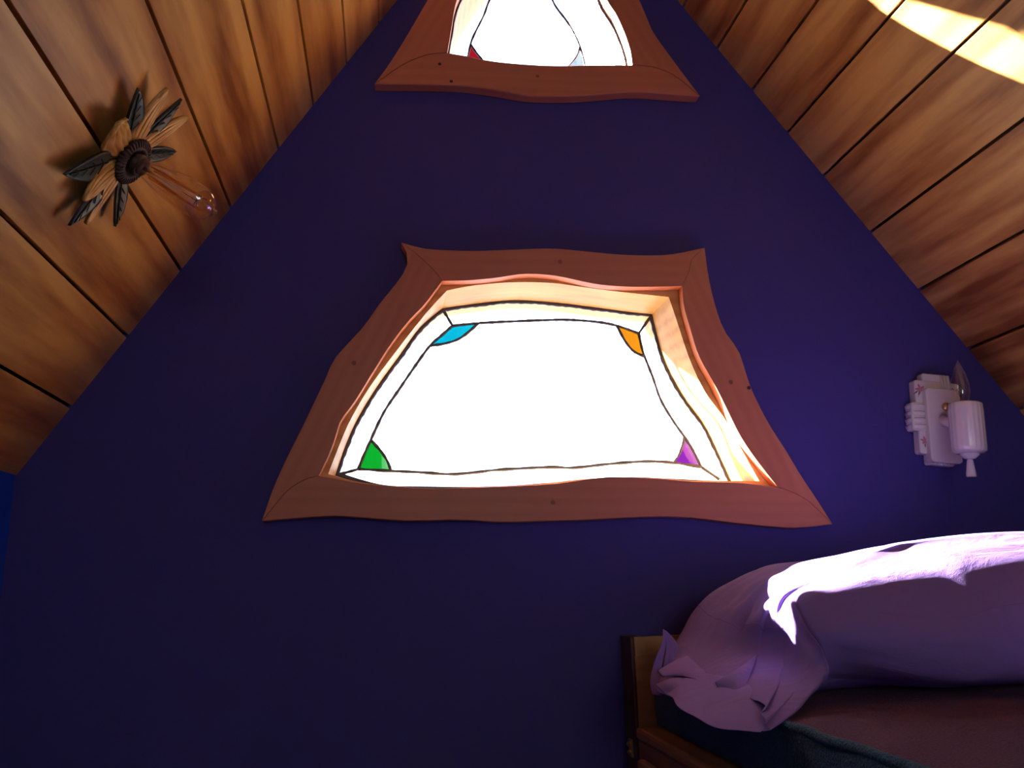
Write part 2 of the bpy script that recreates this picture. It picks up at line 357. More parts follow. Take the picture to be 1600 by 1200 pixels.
I2 = dict(
 top=[(812,-148),(830,-151),(848,-149),(864,-150)],
 right=[(864,-150),(902,-85),(930,-40),(948,0),(962,21),(976,52),(985,80),(988,101)],
 bottom=[(988,101),(940,101),(880,102),(840,101),(787,97),(752,92),(730,87),(699,82)],
 left=[(699,82),(703,60),(707,35),(714,0),(735,-42),(768,-88),(812,-148)])
def sides(O, y, n=26): return {k: resamp(spl(pp(v, y), 5), n) for k, v in O.items()}
def ring(S4):
    out = []
    for k in ('top', 'right', 'bottom', 'left'): out += S4[k][:-1]
    return out
def offs(P, d):                             # grow a closed x-z outline outwards
    n = len(P); c = sum((p for p in P), Vector())/n; out = []
    for p in P:
        v = p-c; v.y = 0; out.append(p+v.normalized()*d)
    return out
def casing(par, O, I, miters, TH):
    o3 = sides(O, -TH); i3 = sides(I, -TH)
    crn = {'top': ('TL', 'TR'), 'right': ('TR', 'BR'), 'bottom': ('BR', 'BL'), 'left': ('BL', 'TL')}
    mit = {k: spl([at(*p, -TH) for p in v], 6) for k, v in miters.items()}       # inner corner -> outer corner
    for k in ('top', 'right', 'bottom', 'left'):
        a, b = crn[k]
        P = [p.copy() for p in o3[k]]                      # outer a -> outer b
        mb = mit[b][::-1][1:-1]; ma = mit[a][1:-1]
        poly = P + mb + [p for p in reversed(i3[k])] + ma
        for p in poly: p.y = 0
        cen = sum(poly, Vector())/len(poly)
        poly = [p - (p-cen).normalized()*.0003 for p in poly]
        d = (o3[k][-1]-o3[k][0]); r = math.atan2(d.z, d.x)
        bm = bmesh.new(); prism_ngon(bm, [Vector((p.x, -.0005, p.z)) for p in poly], (0, -TH+.0005, 0))
        link('casing_board', bm, cedar(r), par, bevel=.0045, seg=3)
# wall with the two holes
j1 = sides(J1, 0); g1 = sides(G1, .118)
hole1 = [Vector((p.x, 0, p.z)) for p in offs(ring(sides(I1, 0)), .012)]
i2r = ring(sides(I2, 0)); hole2 = [Vector((p.x, 0, p.z)) for p in offs(i2r, .012)]
struct(slab('wall_front', gable, [hole1, hole2], 0, WT, M['purple']))

# --- window 1
w1 = struct(empty('window_1', (-.08, 0, zz(.10))))
def kid(o, par):                            # keep world coordinates under an empty that is not at the origin
    o.matrix_parent_inverse = Matrix.Translation(-par.location)
    return o
class Par: pass
_link = link
def link(name, bm, mat, parent=None, **k):
    o = _link(name, bm, mat, parent, **k)
    if parent is not None and parent.type == 'EMPTY' and k.get('loc') is None: kid(o, parent)
    return o
casing(w1, O1, I1, dict(
  TL=[(691,439),(676,420),(660,405),(645,392),(627,379)],
  TR=[(1066,447),(1076,425),(1080,408),(1088,398),(1101,387)],
  BR=[(1215,761),(1236,768),(1262,782),(1284,802),(1301,819)],
  BL=[(498,743),(475,750),(452,764),(430,788),(409,814)]), .028)
def jamb(par, front, back, depth, ext):
    rf = ring(front); rb = ring(back); ro = offs(rf, .05)
    rows = [[Vector((p.x, WT*.5, p.z)) for p in ro], [Vector((p.x, .0008, p.z)) for p in ro], [Vector((p.x, -.0035, p.z)) for p in offs(rf, .022)], [Vector((p.x, -.0035, p.z)) for p in rf]]
    n = 8
    for k in range(1, n+1):
        t = k/n; rows.append([Vector((a.x*(1-t)+b.x*t, depth*t, a.z*(1-t)+b.z*t)) for a, b in zip(rf, rb)])
    rows.append([Vector((b.x, ext, b.z)) for b in rb]); rows.append([Vector((b.x, ext, b.z)) for b in offs(rb, .06)])
    bm = bmesh.new(); grid(bm, rows, closeu=True)
    return bm
link('jamb', jamb(w1, j1, g1, .118, WT+.012), M['jamb'], w1)
YG = .122
def lc(par, pts, w=.005, n=5, y=YG, closed=False):
    bm = bmesh.new(); P = spl(pp(pts, y), n); P = resamp(P, max(6, int(sum((b-a).length for a, b in zip(P, P[1:]))/.008)))
    came(bm, P, w, closed=closed); return link('lead_came', bm, M['lead'], par, smooth=True)
# border came
bm = bmesh.new(); rb = [Vector((p.x, YG, p.z)) for p in offs(ring(sides(G1, YG, 60)), -.0035)]
came(bm, rb, .010, .004, closed=True); link('border_came', bm, M['lead'], w1, smooth=True)
TI = [(707,509),(727,507),(748,505),(784,503),(860,500),(892,500),(932,503),(964,509),(998,521)]
RI = [(998,521),(1002,540),(1007,557),(1020,590),(1032,624),(1052,658),(1069,682),(1082,702),(1096,730)]
BI = [(1096,730),(1052,723),(1008,721),(952,725),(896,731),(860,730),(780,734),(744,738),(704,741),(656,738),(612,736),(560,733)]
LI = [(560,733),(570,708),(580,686),(600,644),(624,608),(650,570),(672,540),(690,524),(707,509)]
for P in (TI, RI, BI, LI): lc(w1, P, .0062)
CY = [(672,540),(695,537),(720,528),(748,505)]; AM = [(964,509),(976,532),(990,549),(1007,557)]
GR = [(580,688),(596,706),(606,722),(611,736)]; VI = [(1069,682),(1066,696),(1060,712),(1052,723)]
for P in (CY, AM, GR, VI): lc(w1, P, .0062)
for P in ([(691,482),(707,509)], [(1019,491),(998,521)], [(1124,749),(1096,730)], [(524,743),(560,733)]): lc(w1, P, .0062)
def pane(par, polys, mat, name='pane', y=YG, n=4):
    P = []
    for seg in polys:
        s = spl(pp(seg, y), n) if len(seg) > 2 else pp(seg, y)
        P += s if not P else s
    Q = []
    for p in P:
        if not Q or (p-Q[-1]).length > 1e-4: Q.append(p)
    if (Q[0]-Q[-1]).length < 1e-4: Q.pop()
    bm = bmesh.new(); prism(bm, Q, (0, .003, 0)); return link(name, bm, mat, par)
r = lambda L: list(reversed(L))
g = G1
pane(w1, [g['top'], r(TI)], M['pane_ripple'], 'border_pane'); pane(w1, [g['right'], r(RI)], M['pane_ripple'], 'border_pane')
pane(w1, [g['bottom'], r(BI)], M['pane_ripple'], 'border_pane'); pane(w1, [g['left'], r(LI)], M['pane_ripple'], 'border_pane')
pane(w1, [TI[2:8], AM, RI[2:7], VI, BI[1:11], r(GR), LI[2:7], CY], M['pane'], 'centre_pane')
o = pane(w1, [CY, r(TI[:3]), r(LI[6:])], M['cyan'], 'corner_pane'); o['label'] = 'cyan glass corner piece'
o = pane(w1, [AM, r(RI[:3]), r(TI[7:])], M['amber'], 'corner_pane'); o['label'] = 'amber glass corner piece'
o = pane(w1, [GR, BI[10:], LI[:3]], M['green'], 'corner_pane'); o['label'] = 'green glass corner piece'
o = pane(w1, [VI, r(BI[:2]), r(RI[6:])], M['violet'], 'corner_pane'); o['label'] = 'violet glass corner piece'
def plugs(par, pts, mat, rad, name):
    for px, py in pts:
        bm = bmesh.new(); c = at(px, py, -.028); lathe(bm, [(rad, 0), (rad*.98, .0006), (rad*.5, .0009)], 18, M=Matrix.Translation((c.x, -.0279, c.z)) @ Matrix.Rotation(math.radians(90), 4, 'X'))
        link(name, bm, mat, par)
plugs(w1, [(553,567),(875,409),(1142,597),(864,785)], M['plug'], .0046, 'wood_plug')
plugs(w1, [(1170,606)], M['knot'], .0040, 'knot')

# --- window 2 (upper, smaller; runs out of the top of the frame)
w2 = struct(empty('window_2', (-.08, 0, zz(1.06))))
casing(w2, O2, I2, dict(
  TL=[(812,-148),(804,-164),(790,-182)], TR=[(864,-150),(872,-166),(884,-184)],
  BR=[(988,101),(1020,104),(1055,118),(1094,150)], BL=[(699,82),(668,85),(630,100),(585,131)]), .028)
i2 = sides(I2, 0); d2 = sides(I2, -.028)
for k in i2: i2[k] = [Vector((p.x, 0, p.z)) for p in d2[k]]
link('jamb', jamb(w2, i2, i2, .12, WT+.012), M['jamb'], w2)
Y2 = .006
bm = bmesh.new(); rb = [Vector((p.x, Y2, p.z)) for p in offs(ring(i2), -.002)]
came(bm, rb, .006, .003, closed=True); link('border_came', bm, M['lead'], w2, smooth=True)
A2 = [(826,-118),(790,-50),(765,0),(756,24),(742,52),(735,70),(729,100)]
B2 = [(850,-118),(856,-50),(863,0),(889,38),(906,73),(916,112)]
lc(w2, A2, .0046, y=Y2); lc(w2, B2, .0042, y=Y2)
lc(w2, [(736,70),(744,82),(754,94),(762,104)], .0042, y=Y2); lc(w2, [(906,73),(901,88),(890,102),(880,112)], .0034, y=Y2)
lc(w2, [(826,-118),(850,-118)], .0046, y=Y2, n=2)
lc(w2, [(814,-148),(826,-118)], .0046, y=Y2, n=2); lc(w2, [(864,-150),(850,-118)], .0046, y=Y2, n=2)
ib = [(990,112),(880,114),(787,110),(740,104),(695,92)]
pane(w2, [[(736,70),(744,82),(754,94),(762,104)], [(762,104),(728,102)], [(728,102),(736,70)]], M['red'], 'corner_pane')['label'] = 'red glass corner piece'
pane(w2, [[(906,73),(901,88),(890,102),(880,112)], [(880,112),(916,112)], [(916,112),(906,73)]], M['aqua'], 'corner_pane')['label'] = 'pale blue glass corner piece'
pane(w2, [[(826,-118),(850,-118)], B2[:5], [(906,73),(901,88),(890,102),(880,112)], [(880,112),(762,104)], [(762,104),(754,94),(744,82),(736,70)], r(A2[:6])], M['pane'], 'centre_pane')
pane(w2, [[(812,-148),(826,-118)], A2, [(729,100),(690,95)], [(690,95),(699,82),(714,0),(735,-42),(768,-88),(812,-148)]], M['pane_ripple'], 'border_pane')
pane(w2, [[(864,-150),(902,-85),(930,-40),(948,0),(962,21),(976,52),(985,80),(988,112)], [(988,112),(916,112)], r(B2), [(850,-118),(864,-150)]], M['pane_ripple'], 'border_pane')
pane(w2, [[(812,-148),(864,-150)], [(864,-150),(850,-118)], [(850,-118),(826,-118)], [(826,-118),(812,-148)]], M['pane_ripple'], 'border_pane')
plugs(w2, [(687,100),(705,127)], M['knot'], .0036, 'knot'); plugs(w2, [(840,119)], M['plug'], .004, 'wood_plug')

# unseen beam added outside, above the lower window, to shade its right jamb
bm = bmesh.new()
a = Vector((-.62, .44, zz(.735))); 
top = [(-.62, .775), (-.30, .742), (-.24, .742), (-.19, .775), (0, .79), (.5, .79)]
poly = [Vector((x, .44, zz(z))) for x, z in top] + [Vector((.5, .44, zz(.92))), Vector((-.62, .44, zz(.92)))]
prism(bm, poly, (0, .05, 0)); struct(link('sun_blocker', bm, M['bark'], bevel=.004))
bm = bmesh.new()
for x in (-.58, .42): box(bm, x, x+.05, WT, .445, zz(.84), zz(.9))
bt = link('blocker_bracket', bm, M['bark'], bpy.data.objects['sun_blocker'])

# ------------------------------------------------------------------ bed against the gable
ZM, ZB = zz(-.17), zz(-.25)
XB = .022
bed = tag(empty('bed', (.53, -1.0, 0)), 'brown wooden box bed with drawers against the purple gable wall', 'bed')
bm = bmesh.new(); box(bm, XB+.004, 1.035, -2.0, -.072, .05, ZB-.02); link('bed_box', bm, M['bed'], bed, bevel=.003)
bm = bmesh.new(); box(bm, XB-.0, 1.035, -2.01, -.071, ZB-.02, ZB); link('bed_rail', bm, M['bed'], bed, bevel=.006)
bm = bmesh.new(); box(bm, XB+.03, 1.03, -1.96, -.1, 0, .05); link('plinth', bm, M['darkwood'], bed)
for k in range(3):
    y1 = -.11-k*.63; y0 = y1-.60
    for zt, zb_ in ((ZB-.045, ZB-.245), (ZB-.265, .10)):
        bm = bmesh.new(); box(bm, XB-.012, XB+.004, y0, y1, zb_, zt); d = link('drawer', bm, M['bed'], bed, bevel=.004)
        bm = bmesh.new(); lathe(bm, [(.006, 0), (.006, .012), (.013, .018), (.014, .024), (.009, .03)], 16, M=Matrix.Translation((XB-.012, (y0+y1)/2, (zb_+zt)/2)) @ Matrix.Rotation(math.radians(-90), 4, 'Y'))
        link('knob', bm, M['darkwood'], d, smooth=True)
# headboard
hb = tag(empty('headboard', (.5, -.035, 0)), 'flat brown wooden headboard standing behind the lavender pillow', 'headboard')
bm = bmesh.new(); box(bm, .0246, .052, -.068, -.002, 0, zz(-.0985)); link('end_panel', bm, M['darkwood'], hb, bevel=.002)
bm = bmesh.new(); box(bm, .0305, 1.03, -.0705, -.0685, 0, zz(-.132)); link('front_panel', bm, M['headb'], hb)
bm = bmesh.new(); box(bm, .0305, 1.03, -.073, -.0685, zz(-.132), zz(-.0985)); link('top_rail', bm, M['headb'], hb, bevel=.001)
bm = bmesh.new(); box(bm, .0525, 1.03, -.068, -.002, .02, zz(-.102)); link('core', bm, M['darkwood'], hb)
bm = bmesh.new()
box(bm, .0205, .0243, -.046, -.030, zz(-.305), zz(-.275)); 
for dz in (-.283, -.297): lathe(bm, [(.004, 0), (.004, .004), (.002, .006)], 12, M=Matrix.Translation((.0207, -.038, zz(dz))) @ Matrix.Rotation(math.radians(-90), 4, 'Y'))
link('latch', bm, M['brass'], hb)
# mattress under a fleece blanket
mt = tag(empty('mattress', (.55, -1.0, ZB)), 'thin mattress under a mauve and teal fleece blanket on the wooden box bed', 'mattress')
XM = .062
def fuzzgrid(f, nu, nv):
    bm = bmesh.new(); rows = [[f(i/nu, j/nv) for j in range(nv+1)] for i in range(nu+1)]; grid(bm, rows); return bm
rnd = random.Random(3)
def nz(x, y): return .5*math.sin(x*37+y*11)+.5*math.sin(y*41-x*17+1.3)
def ftop(u, v):
    x = XM+.006+u*(1.025-XM); y = -1.95+v*1.87
    e = min(1, (x-XM)/.03); return Vector((x, y, ZM-.004*(1-e)**2+.0012*nz(x, y)-.001))
link('blanket_top', fuzzgrid(ftop, 60, 90), M['blanket'], mt, smooth=True)
def fside(u, v):
    y = -1.95+v*1.87; a = u
    z = ZB+.002+(ZM-ZB-.002)*a
    b = .006*math.sin(math.pi*a)+.003*math.sin(y*23)*math.sin(math.pi*a)
    x = XM-b+(.008 if a > .97 else 0)
    return Vector((x, y, z-.002*(a > .97)))
link('blanket_side', fuzzgrid(fside, 16, 90), M['blanket_side'], mt, smooth=True)
bm = bmesh.new(); tube(bm, [Vector((XM+.001+.0015*math.sin(k*.9), -1.95+k*1.87/90, ZM-.004+.0008*math.sin(k*1.3))) for k in range(91)], .0062, 10); link('blanket_edge', bm, M['blanket_side'], mt, smooth=True)
bm = bmesh.new(); box(bm, XM+.008, 1.02, -1.94, -.09, ZB+.001, ZM-.006); link('mattress_core', bm, M['blanket_side'], mt, bevel=.01)

# ------------------------------------------------------------------ pillow in a lavender case
def body(x, top, front, back=-.10, bot=-.166):
    """one cross-section, c0 back .. c8 front-bottom, then c9..c13 along the underside"""
    m = (front+back)/2
    Y = [back, back-.06, back-.15, back-.24, front+.125, front+.05, front, front+.006, front+.06]
    Z = [top-.095, top-.035, top-.007, top, top-.010, top-.050, top-.12, bot+.030, bot+.006]
    P = [Vector((x, y, zz(z))) for y, z in zip(Y, Z)]
    for k, y in enumerate((front+.13, m-.02, m+.05, back-.045)): P.append(Vector((x, y, zz(bot))))
    P.append(Vector((x, back-.004, zz(bot+.035))))
    return P
def row(up, low):
    return [at(a, b, y) for a, b, y in up] + [Vector((a, b, zz(c))) for a, b, c in low]
rows = [[Vector((.985, -.28, zz(-.06)))]*14,
        [p.lerp(Vector((.97, -.28, zz(-.06))), .45) for p in body(.975, .02, -.44)],
        body(.93, .036, -.47), body(.80, .053, -.495), body(.66, .059, -.50), body(.54, .057, -.50), body(.44, .050, -.495), body(.365, .038, -.485),
        row([(1205,925,-.11),(1195,888,-.17),(1206,888,-.23),(1222,897,-.30),(1240,912,-.37),(1264,922,-.415),(1284,962,-.455),(1302,1012,-.465),(1314,1052,-.42)],
            [(.28,-.35,-.166),(.27,-.30,-.166),(.26,-.24,-.166),(.25,-.17,-.166),(.24,-.11,-.13)]),
        row([(1105,955,-.11),(1108,930,-.15),(1122,942,-.20),(1155,955,-.275),(1195,960,-.355),(1228,966,-.395),(1258,1000,-.44),(1288,1038,-.47),(1278,1070,-.455)],
            [(.20,-.37,-.164),(.20,-.32,-.164),(.19,-.26,-.164),(.18,-.19,-.164),(.17,-.11,-.13)]),
        row([(1062,1012,-.11),(1066,988,-.15),(1085,1003,-.21),(1125,1018,-.285),(1182,1026,-.355),(1218,1035,-.395),(1238,1058,-.45),(1254,1085,-.51),(1238,1108,-.53)], [])
        + [at(*p) for p in [(1185,1078,-.465),(1140,1060,-.38),(1105,1046,-.29),(1080,1034,-.21),(1055,1024,-.15)]],
        [at(*p) for p in [(1030,1055,-.13),(1036,1042,-.17),(1052,1056,-.265),(1100,1073,-.36),(1150,1086,-.45),(1187,1097,-.53),(1191,1118,-.57),(1194,1131,-.585),(1195,1141,-.59),
                          (1160,1143,-.575),(1112,1134,-.53),(1075,1115,-.47),(1047,1090,-.37),(1026,1078,-.24)]]]
NU, NVv = 10, 12
cols = [[spl([rows[i][j] for i in range(len(rows))], NU)] for j in range(14)]
R2 = [[cols[j][0][i] for j in range(14)] for i in range(len(cols[0][0]))]
R3 = [spl(rw, NVv, closed=True) for rw in R2]
nr = len(R3); nc = len(R3[0])
lipstart = 8*NU
for i in range(nr):
    t = max(0, (i-6*NU)/(nr-1-6*NU))          # 0 on the plump part, 1 at the open hem
    cen = sum(R3[i], Vector())/nc
    for j in range(nc):
        s = j/NVv                              # column coordinate
        p = R3[i][j]; v = (p-cen); 
        if v.length < 1e-5: continue
        v.normalize()
        top = s < 8.3
        w = 0
        if top: w += t*.0050*math.sin(s*5.2+1.2*math.sin(i*.21))+t*.0034*abs(math.sin(s*4.6+i*.07))+t*(1-t)*.004*math.sin(i*.9+s*3)
        if top and i > 7*NU:
            ii = (i-8*NU)/NU
            for s0, sl_, am in ((1.25, .1, .005), (1.8, -.05, .004), (2.3, .04, .006), (2.75, -.03, .004), (3.2, .06, .006), (3.7, -.04, .005), (4.15, .03, .006), (4.6, .05, .004)):
                q = (s-(s0+sl_*ii))/.13; w -= 1.7*am*math.exp(-q*q)*min(1, max(0, ii+.6))*(.6+.4*math.sin(ii*3+s0*7))
            if s > 4.6:
                k1 = min(1, (s-4.6)/.6)*min(1, (8.3-s)/.5)
                w += k1*(.007*math.exp(-((ii-.75-.12*(s-6))/.16)**2)-.010*math.exp(-((ii-.42-.12*(s-6))/.13)**2)+.005*math.exp(-((ii-1.35)/.15)**2))
        if not top and i > nr-NU: w += (t**2)*.004*math.sin(s*4.0)
        if i > NU: w += .0007*math.sin(p.x*26+p.y*19)*math.sin(p.z*31+p.x*9)
        R3[i][j] = p+v*w
pil = empty('pillow', (.5, -.25, ZM)); tag(pil, 'plump pillow in a lavender cotton case lying by the headboard', 'pillow')
bm = bmesh.new(); grid(bm, R3, closeu=True); bmesh.ops.remove_doubles(bm, verts=bm.verts, dist=1e-5)
link('pillowcase', bm, M['case'], pil, smooth=True, solid=.0012, sub=1)
for name_, pth in (('seam', [R3[int(NU*7.4)][j]+Vector((-.0006, -.0006, .0006)) for j in range(int(1*NVv), int(8*NVv))] if False else [R3[9*NU+3][j] for j in range(NVv, 5*NVv)]), ('seam', [R3[i][int(5.75*NVv)] for i in range(2*NU, int(7.6*NU))])):
    bm = bmesh.new(); tube(bm, pth, .0013, 6); link(name_, bm, M['case'], pil, smooth=True)
# loose folds of the open hem
def patch(name, rws, amp=0, n=6):
    g = [spl([at(*p) for p in rw], n) for rw in rws]; cs = [spl([g[i][j] for i in range(len(g))], n) for j in range(len(g[0]))]
    R = [[cs[j][i] for j in range(len(cs))] for i in range(len(cs[0]))]
    bm = bmesh.new(); grid(bm, R); return link(name, bm, M['case'], pil, smooth=True, solid=.0014)
patch('hem_fold', [[(1036,983,-.20),(1041,1005,-.205),(1038,1035,-.215),(1036,1052,-.22)],
                   [(1045,990,-.195),(1055,1008,-.19),(1050,1030,-.21),(1044,1050,-.23)],
                   [(1072,1022,-.16),(1070,1028,-.18),(1062,1038,-.21),(1052,1056,-.235)]])
patch('hem_fold', [[(1036,983,-.20),(1034,1005,-.21),(1022,1035,-.22),(1016,1065,-.23),(1020,1085,-.24)],
                   [(1040,986,-.205),(1040,1008,-.212),(1034,1040,-.222),(1030,1068,-.24),(1034,1088,-.26)]])
patch('hem_fold', [[(1117,1066,-.41),(1122,1076,-.415),(1132,1086,-.42)],
                   [(1150,1046,-.395),(1150,1062,-.43),(1146,1086,-.455)],
                   [(1184,1022,-.35),(1174,1050,-.40),(1157,1090,-.47)]])
patch('hem_fold', [[(1028,1048,-.27),(1035,1056,-.29),(1048,1056,-.29)],
                   [(1060,1030,-.245),(1066,1044,-.29),(1074,1058,-.32)],
                   [(1085,1022,-.225),(1098,1042,-.29),(1112,1073,-.385)]])
patch('hem_fold', [[(1024,1070,-.29),(1032,1078,-.31),(1040,1086,-.33)],
                   [(1046,1060,-.29),(1054,1068,-.33),(1066,1077,-.35)],
                   [(1062,1056,-.29),(1074,1064,-.32),(1084,1073,-.34)]])

# ------------------------------------------------------------------ sunflower lamp on the left slope
n_ = Vector((1, 0, -(WS+SH))).normalized(); up_ = Vector((WS+SH, 0, 1)).normalized(); tow = Vector((0, -1, 0))
cz0 = .634; base = Vector((xl(cz0), -.4060, zz(cz0)))
dn = (base - Vector((xl(.5), 0, zz(.5)))).dot(n_); base -= n_*dn
FM = Matrix(((tow.x, up_.x, n_.x, 0), (tow.y, up_.y, n_.y, 0), (tow.z, up_.z, n_.z, 0), (0, 0, 0, 1)))   # local x = toward the room, y = up the slope, z = off the boards
if FM.determinant() < 0: pass
lamp = empty('sunflower_lamp', base); lamp.matrix_world = Matrix.Translation(base) @ FM
lamp.location = base; lamp.rotation_mode = 'QUATERNION'
# local frame kept right-handed: x along the boards, y up the slope
tag(lamp, 'carved wooden sunflower lamp with green leaves and bare tubular bulb on the left slope', 'lamp')
def place(o, ang=0): o.parent = lamp; o.matrix_local = Matrix.Rotation(ang, 4, 'Z'); return o
XD = FM @ Vector((1, 0, 0))
RH = Matrix(((tow.x, up_.x, n_.x), (tow.y, up_.y, n_.y), (tow.z, up_.z, n_.z)))
FLIP = 1
if RH.determinant() < 0:
    RH = Matrix(((-tow.x, up_.x, n_.x), (-tow.y, up_.y, n_.y), (-tow.z, up_.z, n_.z))); FLIP = -1
lamp.rotation_mode = 'XYZ'; lamp.rotation_euler = RH.to_euler(); lamp.scale = (1, 1, 1)
def A(deg): 
    a = math.radians(deg)
    return a if FLIP > 0 else math.pi-a
def petal(L, Wd, z0, z1, cup, pw=1.0, n=14, m=8, ridges=5, r0=.02):
    rows = []
    for i in range(n+1):
        u = i/n; w = Wd*(math.sin(math.pi*(u**pw*.86+.10)))**.8 if u < 1 else Wd*.03
        w = max(w, Wd*.05)
        if u > .9: w *= (1.02-u)/.12 if u < 1 else .12
        z = z0+(z1-z0)*u**1.3
        rows.append([Vector((r0+(L-r0)*u, w*(j/m-.5), z+cup*(2*j/m-1)**2*math.sin(math.pi*min(1, u+.1))+.0010*math.cos(ridges*2*math.pi*j/m/1.0)*(1-u)+.0009*math.cos(2*math.pi*(j/m)*ridges))) for j in range(m+1)])
    bm = bmesh.new(); grid(bm, rows); return bm
for deg, L, Wd, z1, cup, pw in ((2, .108, .060, .030, -.011, .8), (55, .120, .036, .026, -.004, .75), (103, .119, .032, .022, -.004, .75), (-66, .106, .040, .026, -.005, .8), (-97, .114, .028, .018, -.004, .75)):
    o = link('petal', petal(L, Wd, .012, z1, cup, pw, m=24), M['petal'], None, smooth=True, solid=.005); place(o, A(deg))
def leafbm(L, Wd):
    rows = []; n, m = 16, 8
    for i in range(n+1):
        u = i/n; w = Wd*math.sin(math.pi*min(1, (u*.92+.06)))**.9*(1-.25*u); w = max(w, Wd*.03)
        if u > .93: w *= max(.15, (1-u)/.07)
        rows.append([Vector((.018+(L-.018)*u, w*(j/m-.5), .004+.016*u+.005*abs(2*j/m-1)*math.sin(math.pi*u))) for j in range(m+1)])
    bm = bmesh.new(); grid(bm, rows); return bm
for deg, L, Wd in ((29, .126, .042), (83, .120, .030), (134, .100, .030), (-42, .142, .048), (-82, .136, .036), (-133, .112, .030)):
    o = link('leaf', leafbm(L, Wd), M['leaf'], None, smooth=True, solid=.004); place(o, A(deg))
    bm = bmesh.new(); f = lambda u, v: Vector((.018+(L-.018)*u, v, .0075+.016*u+.2*abs(v)))
    tube(bm, [f(.15, 0), f(.5, 0), f(.93, 0)], .0011, 6)
    for u in (.3, .45, .6, .75):
        for s in (-1, 1): tube(bm, [f(u, 0), f(u+.12, s*Wd*.30*(1.1-u))+Vector((0, 0, .001))], .0008, 5)
    v = link('vein', bm, M['vein'], None); v.parent = o
bm = bmesh.new(); lathe(bm, [(.030, 0), (.032, .003), (.032, .009), (.026, .012)], 40); place(link('backplate', bm, M['disc'], None, bevel=.001))
bm = bmesh.new(); lathe(bm, [(.010, .012), (.032, .013), (.0355, .015), (.037, .018), (.035, .021), (.028, .023), (.023, .024), (.021, .019), (.010, .018)], 216, flute=36, fdepth=.06); place(link('flower_center', bm, M['disc'], None, smooth=True))
bm = bmesh.new()
for k in range(36):
    a = 2*math.pi*k/36
    tube(bm, [Vector((q*math.cos(a), q*math.sin(a), z)) for q, z in ((.0245, .0222), (.029, .0238), (.034, .0222), (.0368, .0190))], .0014, 6)
place(link('carved_seeds', bm, M['disc2'], None, smooth=True))
bm = bmesh.new(); lathe(bm, [(.015, .016), (.0175, .018), (.0175, .030), (.0155, .033), (.0128, .033)], 32); place(link('socket', bm, M['disc'], None, smooth=True))
BL_ = .020
bm = bmesh.new(); lathe(bm, [(.0125, BL_+.012), (.0135, BL_+.020), (.016, BL_+.030), (.0200, BL_+.045), (.0232, BL_+.065), (.0255, BL_+.088), (.0260, BL_+.105), (.0240, BL_+.120), (.019, BL_+.130), (.011, BL_+.136), (.004, BL_+.138), (.0025, BL_+.143), (.0006, BL_+.145)], 48)
blb = link('bulb', bm, M['bulb_amber'], None, smooth=True); place(blb)
bm = bmesh.new(); lathe(bm, [(.0125, BL_), (.0132, BL_+.004), (.0125, BL_+.008), (.0132, BL_+.012), (.0125, BL_+.018)], 32); o = link('screw_cap', bm, M['disc2'], None, smooth=True); o.parent = blb
bm = bmesh.new()
for k in range(4):
    a = math.pi/4+k*math.pi/2
    tube(bm, [Vector((.0090*math.cos(a), .0090*math.sin(a), BL_+.028)), Vector((.0135*math.cos(a+.3), .0135*math.sin(a+.3), BL_+.118))], .0014, 8)
o = link('filament', bm, M['filament'], None); o.parent = blb
bm = bmesh.new(); tube(bm, [Vector((0, 0, BL_+.015)), Vector((0, 0, BL_+.035)), Vector((0, 0, BL_+.110))], [.004, .001, .0004], 10)
for k in range(4):
    a = math.pi/4+k*math.pi/2; tube(bm, [Vector((0, 0, BL_+.108)), Vector((.0135*math.cos(a+.3), .0135*math.sin(a+.3), BL_+.112))], .0006, 6)
o = link('glass_stem', bm, M['steel'], None, smooth=True); o.parent = blb

# ------------------------------------------------------------------ porcelain wall sconce
sc = empty('wall_sconce', (.751, 0, zz(.315))); sc.rotation_euler = (0, math.radians(5), 0)
tag(sc, 'white porcelain wall sconce with flame bulb and floral decals right of the lower window', 'wall lamp')
def sl(name, bm, mat, par=None, **k):
    o = _link(name, bm, mat, par or sc, **k); return o
def rrect(hx, z0, z1, r_, y): 
    P = []
    for cx_, cz_, a0 in ((hx-r_, z0+r_, -90), (hx-r_, z1-r_, 0), (-hx+r_, z1-r_, 90), (-hx+r_, z0+r_, 180)):
        for k in range(5):
            a = math.radians(a0+k*22.5); P.append(Vector((cx_+r_*math.cos(a), y, cz_+r_*math.sin(a))))
    return P
steps = [(.033, .060, .100, .020), (.053, .028, .083, .022), (.066, -.030, .032, .025), (.051, -.078, -.024, .022), (.031, -.100, -.060, .018)]
bm = bmesh.new()
for hx, z0, z1, th in steps: prism_ngon(bm, rrect(hx, z0, z1, .006, -.0005), (0, -th, 0))
bp_ = sl('backplate', bm, M['porcelain'], bevel=.0035, seg=3)
for k in range(8):
    z = -.0205+(k//2)*.0145; s = (k % 2)*2-1
    if 1:
        bm = bmesh.new(); tube(bm, [Vector((s*.030, -.0225, z)), Vector((s*.050, -.0225, z)), Vector((s*.059, -.0215, z)), Vector((s*.0625, -.017, z)), Vector((s*.0628, -.004, z))], .0064, 10); sl('rib', bm, M['porcelain'], bp_, smooth=True)
bm = bmesh.new(); P = []
prof = [(.036, -.092), (.0365, .0), (.037, .060), (.033, .064), (-.033, .064), (-.037, .060), (-.0365, .0), (-.036, -.092), (-.03, -.096), (.03, -.096)]
prism_ngon(bm, [Vector((x, -.015, z)) for x, z in prof], (0, -.021, 0)); sl('center_panel', bm, M['porcelain'], bevel=.006, seg=4)
bm = bmesh.new()
